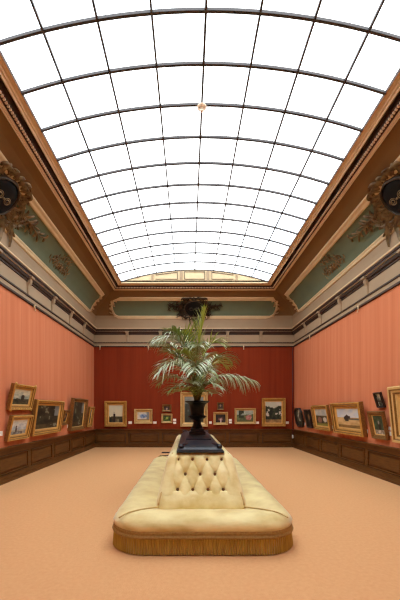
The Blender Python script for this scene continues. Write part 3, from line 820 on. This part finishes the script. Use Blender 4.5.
b.loft(rings, cap1=True); back = b.build('tufted_back', M['velvet'], sofa, SO)
b = MB(); rings = []      # bolster roll round the foot of the back
for k in range(15):
    th = -PI*0.5+PI*1.05*k/14; z = 10.75+2.35*math.sin(th); o = 0.75*math.cos(th)+0.35
    hx, hy, r = blev(z)
    row = []
    for x, y, nx, ny, c in rring(BCX, BCY, hx-1.2, hy-1.2, r, 40, 110, 10):
        w = o+0.12*n2(x*.5, y*.5, z*.4); row.append((x+nx*(w+0.1), y+ny*(w+0.1), z))
    rings.append(row)
b.loft(rings); b.build('lower_bolster', M['velvet'], sofa, SO)
# buttons on the end that faces the room
def bpos(p, row):
    z = Z1+PZ*row; hx, hy, r = blev(z); return (3.6+p*PX, BCY-hy+1.2+0.45, z)
for row in (0, 1, 2):
    ps = (-2, -1, 0, 1, 2) if row == 1 else (-1.5, -.5, .5, 1.5)
    for p in ps:
        c = bpos(p, row); hx, hy, r = blev(c[2])
        if abs(c[0]-BCX) > hx-1.2: c = (BCX+math.copysign(hx-1.4, c[0]-BCX), c[1], c[2])
        b = MB(); b.ball(c, 0.62, (1, .6, 1), 10); b.build('button', M['button'], back, None)
        o = COL.objects[-1]
# buttons parented under the back need its offset
for o in back.children:
    o.location = tuple(-k*U for k in SO)
# piping at the corners of the back and mitre seams on the seat
for sx in (-1, 1):
    for sy in (-1, 1):
        pts = []
        for k in range(15):
            z = 9.4+(23.6-9.4)*k/14; hx, hy, r = blev(z); r2 = r
            bul = 1.0 if z < 13 else 0.2
            pts.append((BCX+sx*(hx-1.2-r2+(r2+.1+bul)*.707), BCY+sy*(hy-1.2-r2+(r2+.1+bul)*.707), z))
        b = MB(); b.tube(pts, 0.28, 8); b.build('corner_piping', M['piping'], sofa, SO)
        hx, hy, r = blev(9); pts = []
        for k in range(15):
            t = k/14
            x = (hx-1.5)+(SHX-2.6-(hx-1.5))*t; y = (hy-1.5)+(SHY-2.6-(hy-1.5))*t
            zz = 8.95+0.75*math.sin(min(1, t*1.4)*PI*.5)-1.3*max(0, t-.8)*3*t
            pts.append((SCX-.1*(1-t)+sx*x, SCY+sy*y, zz))
        b = MB(); b.tube(pts, 0.2, 6); b.build('seat_seam', M['piping'], sofa, SO)

# ------------------------------------------------------------------ black pedestal on the back
PCX, PCY = 3.8, 148.4
ped = thing('pedestal', 'low black lacquered pedestal with stepped top lying along the settee back', 'pedestal', (PCX, PCY, 23.8)); PO = (PCX, PCY, 23.8)
def rect4(hx, hy, z): return [(PCX-hx, PCY-hy, z), (PCX+hx, PCY-hy, z), (PCX+hx, PCY+hy, z), (PCX-hx, PCY+hy, z)]
b = MB(); b.loft([rect4(7.5, 40.3, 23.8), rect4(7.6, 40.4, 24.0), rect4(7.6, 40.4, 24.3), rect4(7.2, 40.0, 24.45), rect4(7.2, 40.0, 24.7), rect4(6.8, 39.6, 24.75)], smooth=False, cap0=True, cap1=True)
b.build('base_slab', M['black'], ped, PO)
b = MB(); b.loft([rect4(6.9, 39.5, 24.7), rect4(6.6, 38.6, 25.3), rect4(5.9, 35.0, 25.8), rect4(5.1, 28.0, 26.2), rect4(4.6, 22.5, 26.35), rect4(4.6, 22.5, 26.75), rect4(4.2, 22, 26.8)], smooth=False, cap0=True, cap1=True)
b.build('sloped_body', M['black'], ped, PO)
for sx in (-1, 1):
    for sy in (-1, 1):
        b = MB(); c = (PCX+sx*6.2, PCY+sy*38.4, 25.55)
        b.ball(c, 0.95, (1, .8, .8), 14)
        pts = [(c[0]-sx*(0.4+1.1*t)+sx*.8*math.cos(t*5), c[1]-sy*(t*9), c[2]+.3+.25*t) for t in [k/10 for k in range(11)]]
        b.tube(pts, lambda t: 0.5*(1-.6*t), 8)
        b.build('scroll', M['black'], ped, PO)
b = MB(); b.loft([[(x, PCY+(y-PCY), z) for x, y, z in rect4(h, h, z)] for h, z in ((3.5, 26.8), (3.5, 28.0), (3.1, 28.25), (2.8, 28.3), (2.8, 29.3), (2.5, 29.5))], smooth=False, cap0=True, cap1=True)
b.build('step', M['black'], ped, PO)

# urn
urn = thing('urn', 'black iron garden urn holding the palm, on the pedestal', 'urn', (PCX, PCY, 29.5)); UO = (PCX, PCY, 29.5)
b = MB()
b.lathe([(0.05, 29.5), (2.3, 29.5), (2.35, 29.9), (2.2, 30.3), (1.9, 30.9), (1.75, 31.6), (1.7, 32.2), (1.95, 32.4), (1.95, 32.7), (1.6, 32.9)], PCX, PCY, 40)
b.build('foot', M['iron'], urn, UO)
b = MB(); n = 64; rings = []
for r_, z, gd in ((1.5, 32.8, 0), (1.6, 33.0, .1), (2.7, 33.5, .2), (3.5, 34.1, .2), (4.0, 34.6, .1), (3.9, 34.9, 0), (3.05, 35.1, 0), (2.95, 35.7, 0), (3.0, 37.0, 0), (3.15, 38.4, 0), (3.5, 39.5, 0), (4.2, 40.3, 0),
                  (5.0, 40.7, 0), (5.4, 40.9, 0), (5.45, 41.2, 0), (5.1, 41.35, 0), (4.3, 41.1, 0), (3.6, 40.3, 0), (3.2, 39.4, 0), (0.05, 39.3, 0)):
    rings.append([(PCX+r_*(1+gd*.35*abs(math.sin(8*2*PI*j/n)))*math.cos(2*PI*j/n), PCY+r_*(1+gd*.35*abs(math.sin(8*2*PI*j/n)))*math.sin(2*PI*j/n), z) for j in range(n)])
b.loft(rings); b.build('bowl', M['iron'], urn, UO)
b = MB(); b.lathe([(3.3, 39.35), (3.45, 39.9), (2, 40.2), (0.05, 40.3)], PCX, PCY, 24); b.build('soil', M['soil'], urn, UO)

# ------------------------------------------------------------------ palm
palm = thing('potted_palm', 'feathery green palm growing out of the black urn', 'palm', (PCX, PCY, 40.2)); QO = (PCX, PCY, 40.2)
prn = random.Random(11)
def frond(p0, p1, p2, nl, Lmax, mm, droop=0.6, spread=1.0, start=0.3, w=0.3):
    p0, p1, p2 = Vector(p0), Vector(p1), Vector(p2)
    def B(t): return p0*(1-t)**2+p1*2*t*(1-t)+p2*t*t
    b = MB(); N = 18
    b.tube([tuple(B(k/N)) for k in range(N+1)], lambda t: 0.26*(1-t)+0.06, 6, 1)
    for k in range(nl):
        t = start+(1-start)*(k+0.5)/nl
        c = B(t); tg = (B(min(1, t+.02))-B(t-.02)).normalized()
        side = tg.cross(Vector((0, 0, 1)))
        if side.length < .15: side = Vector((1, 0.3, 0))
        side.normalize(); upn = side.cross(tg)
        L = Lmax*(0.45+0.75*math.sin(PI*min(1, (t-start)/(1-start)*0.85+0.12)))*(0.85+0.3*prn.random())
        for sg in (-1, 1):
            dirn = (side*sg*spread*(0.9-0.35*t)+tg*(0.55+0.4*t)+upn*(0.02+0.5*prn.random())).normalized()
            q = c.copy(); d = dirn.copy(); ns = 6; rings = []
            for s in range(ns+1):
                u = s/ns; ww = w*(math.sin(PI*min(1, u*.8+.14))**.7)*(1-.75*u*u)+.02
                x = d.cross(Vector((0, 0, 1)));
                if x.length < .1: x = side.copy()
                x.normalize(); nrm = x.cross(d).normalized()
                rings.append([tuple(q+x*ww+nrm*ww*.35), tuple(q), tuple(q-x*ww+nrm*ww*.35)])
                d = (d+Vector((0, 0, -droop*(0.75+0.5*prn.random())*L/11*(0.10+0.45*u)))).normalized(); q = q+d*L/ns
            b.loft(rings, closed=False)
    o = b.build('frond', [M[mm], M['stalk']], palm, QO, recalc=False)
    if mm == 'leaf_yellow': o['label'] = 'yellow-green frond'
    return o
base = (PCX, PCY, 40)
def T_(px, py, d): return P(px, py, d)
FR = [ # ctrl px,py,depth ; tip px,py,depth ; leaflets, length, material, droop, spread
 ((196, 345, 150), (205, 311, 152), 20, 6.5, 'leaf_yellow', .2, .45, .55),
 ((193, 338, 149), (184, 334, 144), 18, 8, 'leaf_yellow', .5, .8, .4),
 ((197, 352, 156), (196, 322, 160), 16, 7, 'leaf', .3, .5, .5),
 ((193, 385, 140), (178, 392, 130), 18, 6.5, 'leaf_yellow', .6, 1.0, .25),
 ((200, 385, 140), (214, 394, 130), 18, 6.5, 'leaf', .6, 1.0, .25),
 ((197, 376, 136), (190, 384, 122), 18, 7, 'leaf_sheen', .7, 1.0, .3),
 ((190, 334, 144), (170, 331, 134), 20, 8, 'leaf', .7, 1.0, .35),
 ((186, 352, 152), (165, 352, 152), 22, 9, 'leaf', .7, 1.0, .3),
 ((204, 352, 156), (228, 366, 160), 22, 8, 'leaf_yellow', .8, 1.0, .3),
 ((190, 322, 150), (156, 341, 142), 26, 10.5, 'leaf_sheen', 1.0, 1.0, .35),
 ((184, 338, 158), (160, 345, 170), 20, 9.5, 'leaf', 1.0, 1.0, .35),
 ((186, 345, 140), (157, 374, 132), 24, 10, 'leaf_sheen', .9, 1.0, .3),
 ((188, 356, 148), (163, 364, 144), 20, 9, 'leaf_sheen', .8, 1.0, .3),
 ((182, 362, 160), (158, 384, 166), 20, 8, 'leaf', .8, 1.0, .35),
 ((190, 375, 140), (168, 392, 134), 18, 7, 'leaf', .6, 1.0, .3),
 ((205, 365, 150), (252, 381, 146), 30, 11, 'leaf_sheen', 1.5, .9, .35),
 ((210, 340, 156), (232, 362, 166), 20, 9, 'leaf', .9, 1.0, .35),
 ((203, 330, 150), (222, 345, 146), 18, 7.5, 'leaf_yellow', .7, .9, .4),
 ((205, 372, 142), (222, 389, 136), 18, 7, 'leaf', .7, 1.0, .3),
 ((196, 345, 138), (194, 372, 120), 22, 9, 'leaf_sheen', .9, 1.0, .35),
 ((202, 350, 140), (206, 380, 124), 20, 8.5, 'leaf', .9, 1.0, .35),
 ((202, 340, 162), (212, 358, 182), 20, 9, 'leaf', .8, 1.0, .35),
 ((192, 340, 162), (188, 356, 182), 20, 9, 'leaf', .8, 1.0, .35),
 ((200, 360, 146), (214, 372, 138), 16, 7, 'leaf_yellow', .7, 1.0, .3),
 ((194, 352, 146), (180, 352, 138), 20, 8, 'leaf_yellow', .9, 1.0, .3),
 ((198, 336, 148), (198, 346, 132), 18, 8, 'leaf_sheen', .9, 1.0, .4),
]
for k, (c, t, nl, L, mm, dr, sp, st) in enumerate(FR):
    bb = (base[0]+0.9*math.cos(k*2.4), base[1]+0.9*math.sin(k*2.4), base[2])
    frond(bb, T_(*c), T_(*t), nl, L, mm, dr, sp, st)
b = MB()
for k in range(9):
    a = k*2.4; r_ = 1.1
    b.tube([(PCX+r_*math.cos(a), PCY+r_*math.sin(a), 39.9), (PCX+r_*1.0*math.cos(a), PCY+r_*math.sin(a), 46), (PCX+r_*1.5*math.cos(a+.3), PCY+r_*1.5*math.sin(a+.3), 52+k % 3*2)], lambda t: 0.42*(1-.6*t), 6)
b.build('stalk', M['stalk'], palm, QO)

for r in ROOTS:
    if '_o' in r: del r['_o']

# ------------------------------------------------------------------ daylight
w = bpy.data.worlds.new('overcast_sky'); sc.world = w; w.use_nodes = True; nt = w.node_tree
bg = nt.nodes['Background']
tc = nt.nodes.new('ShaderNodeTexCoord'); n = nt.nodes.new('ShaderNodeTexNoise'); n.inputs['Scale'].default_value = 3.0
r = nt.nodes.new('ShaderNodeValToRGB'); r.color_ramp.elements[0].color = (0.82, 0.92, 1.0, 1); r.color_ramp.elements[1].color = (1, 0.99, 0.97, 1)
r.color_ramp.elements[0].position = .35; r.color_ramp.elements[1].position = .6
nt.links.new(tc.outputs['Generated'], n.inputs['Vector']); nt.links.new(n.outputs['Fac'], r.inputs['Fac']); nt.links.new(r.outputs['Color'], bg.inputs['Color'])
bg.inputs['Strength'].default_value = 3.2

# ------------------------------------------------------------------ camera
cam = bpy.data.cameras.new('camera'); co = bpy.data.objects.new('camera', cam); COL.objects.link(co)
co.location = (0, 0, HZ*U); co.rotation_euler = (PI/2, 0, 0)
cam.sensor_fit = 'HORIZONTAL'; cam.sensor_width = 36; cam.lens = 36*F/400
cam.shift_x = (200-VX)/400; cam.shift_y = (VY-300)/400
cam.clip_start = 0.05; cam.clip_end = 200
sc.camera = co
sc.view_settings.view_transform = 'Standard'; sc.view_settings.look = 'None'
sc.view_settings.exposure = 0.52; sc.view_settings.gamma = 1.0; sc.view_settings.use_curve_mapping = False
sc.cycles.max_bounces = 12; sc.cycles.diffuse_bounces = 8; sc.cycles.transparent_max_bounces = 16
sc.cycles.use_denoising = True; sc.cycles.denoising_prefilter = 'ACCURATE'
sc.cycles.pixel_filter_type = 'BLACKMAN_HARRIS'; sc.cycles.filter_width = 1.3
